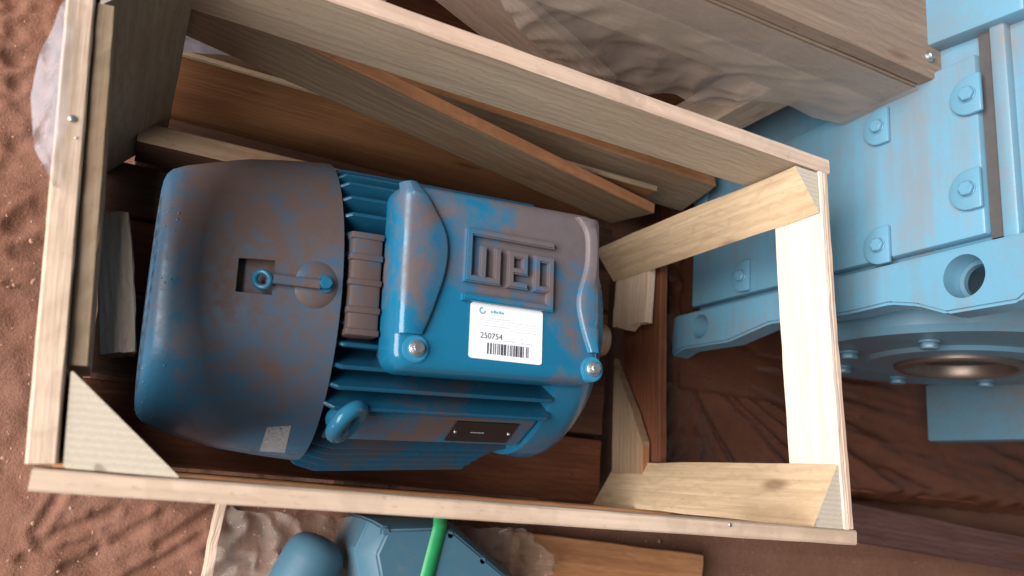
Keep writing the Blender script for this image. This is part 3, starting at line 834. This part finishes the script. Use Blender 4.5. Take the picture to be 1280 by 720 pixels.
def cut(o, cyl):
    for (x, y, z, r, ax) in cyl:
        bm = bmesh.new(); bmesh.ops.create_cone(bm, cap_ends=True, segments=40, radius1=r, radius2=r, depth=.4)
        c = bpy.data.objects.new('cutter', mesh(bm)); COL.objects.link(c)
        c.location = (x, y, z)
        if ax == 'X': c.rotation_euler = (0, R(90), 0)
        if ax == 'Y': c.rotation_euler = (R(90), 0, 0)
        bpy.context.view_layer.update()
        md = o.modifiers.new('b', 'BOOLEAN'); md.object = c; md.solver = 'EXACT'
        dg = bpy.context.evaluated_depsgraph_get()
        me = bpy.data.meshes.new_from_object(o.evaluated_get(dg))
        o.modifiers.clear(); old = o.data; o.data = me
        bpy.data.objects.remove(c)
    me.set_sharp_from_angle(angle=R(35))
h1 = PX(1205, 350, GX-.012); h2 = PX(875, 408, GX-.012)
fl = flange(GX-.012, GX+.020, 'flange'); cut(fl, [(GX, h1.y+.004, h1.z, .0215, 'X'), (GX, h2.y, h2.z, .017, 'X')])
q2 = PX(1160, 513, 1.15); q3 = PX(1160, 552, 1.15); q4 = PX(1280, 590, 1.15)
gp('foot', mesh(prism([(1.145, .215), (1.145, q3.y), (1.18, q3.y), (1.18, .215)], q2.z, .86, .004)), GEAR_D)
# spot-faced rim inside the big hole
gp('hole_rim', revolve([(GX+.012, .0165), (GX+.018, .0165), (GX+.018, .0212), (GX+.012, .0212), (GX+.012, .0165)], 40, 'X', (0, h1.y+.004, h1.z), cap=False), GEAR_D)
# upper far lug
q0 = PX(1205, 15, GX-.012)
lug = gp('lug', mesh(prism([(q0.y-.030, -(q0.z+.06)), (q0.y+.09, -(q0.z+.06)), (q0.y+.09, -(q0.z-.05)), (q0.y-.018, -(q0.z-.05))], 0, .03, .004)), GEAR)
lug.matrix_local = gm @ (Matrix.Translation((GX-.014, 0, 0)) @ Matrix(((0, 0, 1), (1, 0, 0), (0, -1, 0))).to_4x4())
# inspection cover, raised, with bolt ears
cv0 = PX(868, 383, GX); cv1 = PX(1238, 298, GX); cv2 = PX(1240, 60, GX)
gp('inspection_cover', mesh(box(GX-.006, GX+.010, .272, cv2.y, cv0.z, cv1.z, .004)), GEAR)
for i, (px, py) in enumerate(((1215, 120), (1215, 238), (1103, 308), (931, 346), (1102, 160), (880, 243))):
    q = PX(px, py, GX-.006)
    # ear: round towards the bottom, straight sides running up to the cover's edge
    pts_ = [(.021*math.cos(R(a)), .021*math.sin(R(a))) for a in range(90, 271, 12)]+[(.012, -.021), (.012, .021)]
    ear = gp('bolt_ear', mesh(prism(pts_, 0, .0055, .002)), GEAR)
    ear.matrix_local = gm @ (Matrix.Translation((GX-.006, q.y, q.z)) @ Matrix(((0, 0, -1), (0, 1, 0), (1, 0, 0))).to_4x4())
    b_ = link('bolt', hexbolt(.016, .006, 1.0), GEAR); sharp(b_); b_.parent = ear; b_.location = (0, 0, .0053)
gp('joint', mesh(box(GX+.001, GX+.007, .268, .90, cv1.z+.0005, cv1.z+.0135)), JOINT_GREY)
gp('edge_strip', mesh(box(GX-.004, GX+.012, .262, .90, cv1.z+.014, cv1.z+.030, .003)), GEAR)
# bearing cover with bronze bore on the near face
q = PY(1200, 455, .200)
YB = .200
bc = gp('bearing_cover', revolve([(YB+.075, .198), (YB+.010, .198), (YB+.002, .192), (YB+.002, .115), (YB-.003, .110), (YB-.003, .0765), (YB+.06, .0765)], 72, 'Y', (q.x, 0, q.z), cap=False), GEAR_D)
ring = revolve([(YB+.006, .076), (YB-.006, .076), (YB-.008, .074), (YB-.008, .064), (YB-.003, .0605), (YB+.010, .0605)], 72, 'Y', (q.x, 0, q.z), cap=False)
gp('hollow_shaft', ring, BRONZE)
gp('bore', revolve([(YB+.008, .0603), (YB+.115, .0603), (YB+.115, .0005)], 48, 'Y', (q.x, 0, q.z), cap=False), DARK)
for k in range(8):
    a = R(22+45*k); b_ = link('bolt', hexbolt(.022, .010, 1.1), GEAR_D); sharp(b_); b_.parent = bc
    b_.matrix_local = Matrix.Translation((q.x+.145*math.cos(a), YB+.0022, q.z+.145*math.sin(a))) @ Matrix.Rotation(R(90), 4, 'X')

# ------------------------------------------------------------------ things in front of the open crate (bottom of the picture)
strip = plank('wood_strip', None, PZ(281, 628, .03), PZ(258, 735, .03), (1, 0, 0), .011, .018, PINE, n=8)
strip.location.z = .010
tag(strip, 'thin pale wood strip on the red ground by the plastic bag', 'strip')
bd = plank('loose_board', None, PZ(640, 690, .03), PZ(880, 716, .03), (0, 1, 0), .075, .024, BROWN, n=10)
bd.location.z = .014; bd.location.y -= .012
tag(bd, 'orange brown board lying on the ground in front of the open crate', 'board')
small = empty('small_gear_motor', (.30, -.16, 0), 'small grey blue gear motor with green strap lying in a plastic bag', 'gear motor')
sm = parent_mat(small).inverted()
def sp_(name, me, mat, ang=35, parent=small):
    o = link(name, me, mat); sharp(o, ang); o.parent = parent; o.matrix_local = sm if parent is small else Matrix.Identity(4); return o
# round motor barrel with domed end, axis running away from the crate
c1 = PZ(397, 720, .11)
rb_ = .034
o = sp_('barrel', revolve([(-.0, .001), (.0008, .012), (.004, .022), (.010, .029), (.018, .033), (.03, rb_), (.22, rb_)], 48, 'X', (0, 0, 0)), MID)
top_c = PZ(408, 672, .085)
o.matrix_local = sm @ (Matrix.Translation((top_c.x, top_c.y, .075)) @ Matrix.Rotation(R(-112), 4, 'Z'))
# faceted gear case
zc_ = .125
case_px = [(452, 690), (470, 652), (548, 650), (572, 656), (652, 724), (640, 780), (470, 790)]
pts_ = [tuple(PZ(x, y, zc_).xy) for x, y in case_px]
bm = bmesh.new()
cx = sum(p[0] for p in pts_)/len(pts_); cy = sum(p[1] for p in pts_)/len(pts_)
rings = []
for sc_, z in ((1.05, .02), (1.06, .08), (1.02, .105), (.80, zc_), ):
    rings.append([bm.verts.new((cx+(x-cx)*sc_, cy+(y-cy)*sc_, z)) for x, y in pts_])
for a, b in zip(rings, rings[1:]):
    for j in range(len(pts_)): bm.faces.new((a[j], a[(j+1) % len(pts_)], b[(j+1) % len(pts_)], b[j]))
bm.faces.new(rings[0]); bm.faces.new(rings[-1])
bmesh.ops.recalc_face_normals(bm, faces=bm.faces)
bmesh.ops.bevel(bm, geom=list(bm.edges), offset=.0022, segments=3, affect='EDGES')
sp_('gear_case', mesh(bm), MID)
sp_('case_foot', mesh(box(cx-.05, cx+.05, cy-.04, cy+.04, 0, .025, .003)), MID)
for (px, py) in ((560, 668), (600, 700), (480, 664)):
    qb = PZ(px, py, zc_-.008); b_ = link('bolt', hexbolt(.009, .006), MID); sharp(b_); b_.parent = small; b_.matrix_local = sm @ Matrix.Translation((qb.x, qb.y, zc_-.006))
q1 = PZ(475, 705, .10)
bm = bmesh.new(); bmesh.ops.create_uvsphere(bm, u_segments=24, v_segments=12, radius=.018); o = link('plug', mesh(bm, smooth=True), MID); o.parent = small; o.matrix_local = sm @ Matrix.Translation((q1.x, q1.y-.002, .085))
# strap over the case
def f_strap(u, v_):
    a = PZ(548, 640, .112); b = PZ(530, 735, .127)
    p = a.lerp(b, u); z = zc_+.0015-.05*max(0, .18-u)
    return (p.x-.008+.0165*v_, p.y, z)
me = sheet(f_strap, 16, 2); o = link('strap', me, GREEN); o.parent = small; o.matrix_local = sm
md_bm = bmesh.new(); md_bm.from_mesh(me); bmesh.ops.solidify(md_bm, geom=md_bm.faces, thickness=.0008); md_bm.to_mesh(me); md_bm.free()
# plastic bag it lies on, crumpled out to both sides
def bag(pa, pb_, pc, pd):
    def f(u, v_):
        a = Vector((*pa, 0)).lerp(Vector((*pb_, 0)), u); b = Vector((*pd, 0)).lerp(Vector((*pc, 0)), u); q = a.lerp(b, v_)
        p = PZ(q.x, q.y, .05)
        z = .03+.022*crease(p.x*1.3, p.y, 3, 13)+.012*crease(p.x, p.y*1.4, 7, 33)+.02*min(u, 1-u)
        jag = .006*nz3(p.x, p.y, 5, 60)
        return (p.x+jag, p.y+jag, max(.004, z))
    return f
film_sheet('plastic_bag', bag((285, 634), (470, 650), (440, 780), (235, 760)), 60, 40, FILM_BAG, 'crumpled clear plastic bag beside the barrel of the small gear motor', 'plastic bag')
film_sheet('plastic_bag', bag((540, 655), (655, 660), (705, 705), (590, 790)), 50, 40, FILM_BAG, 'torn crumpled plastic film between the small gear motor and the orange board', 'plastic bag')
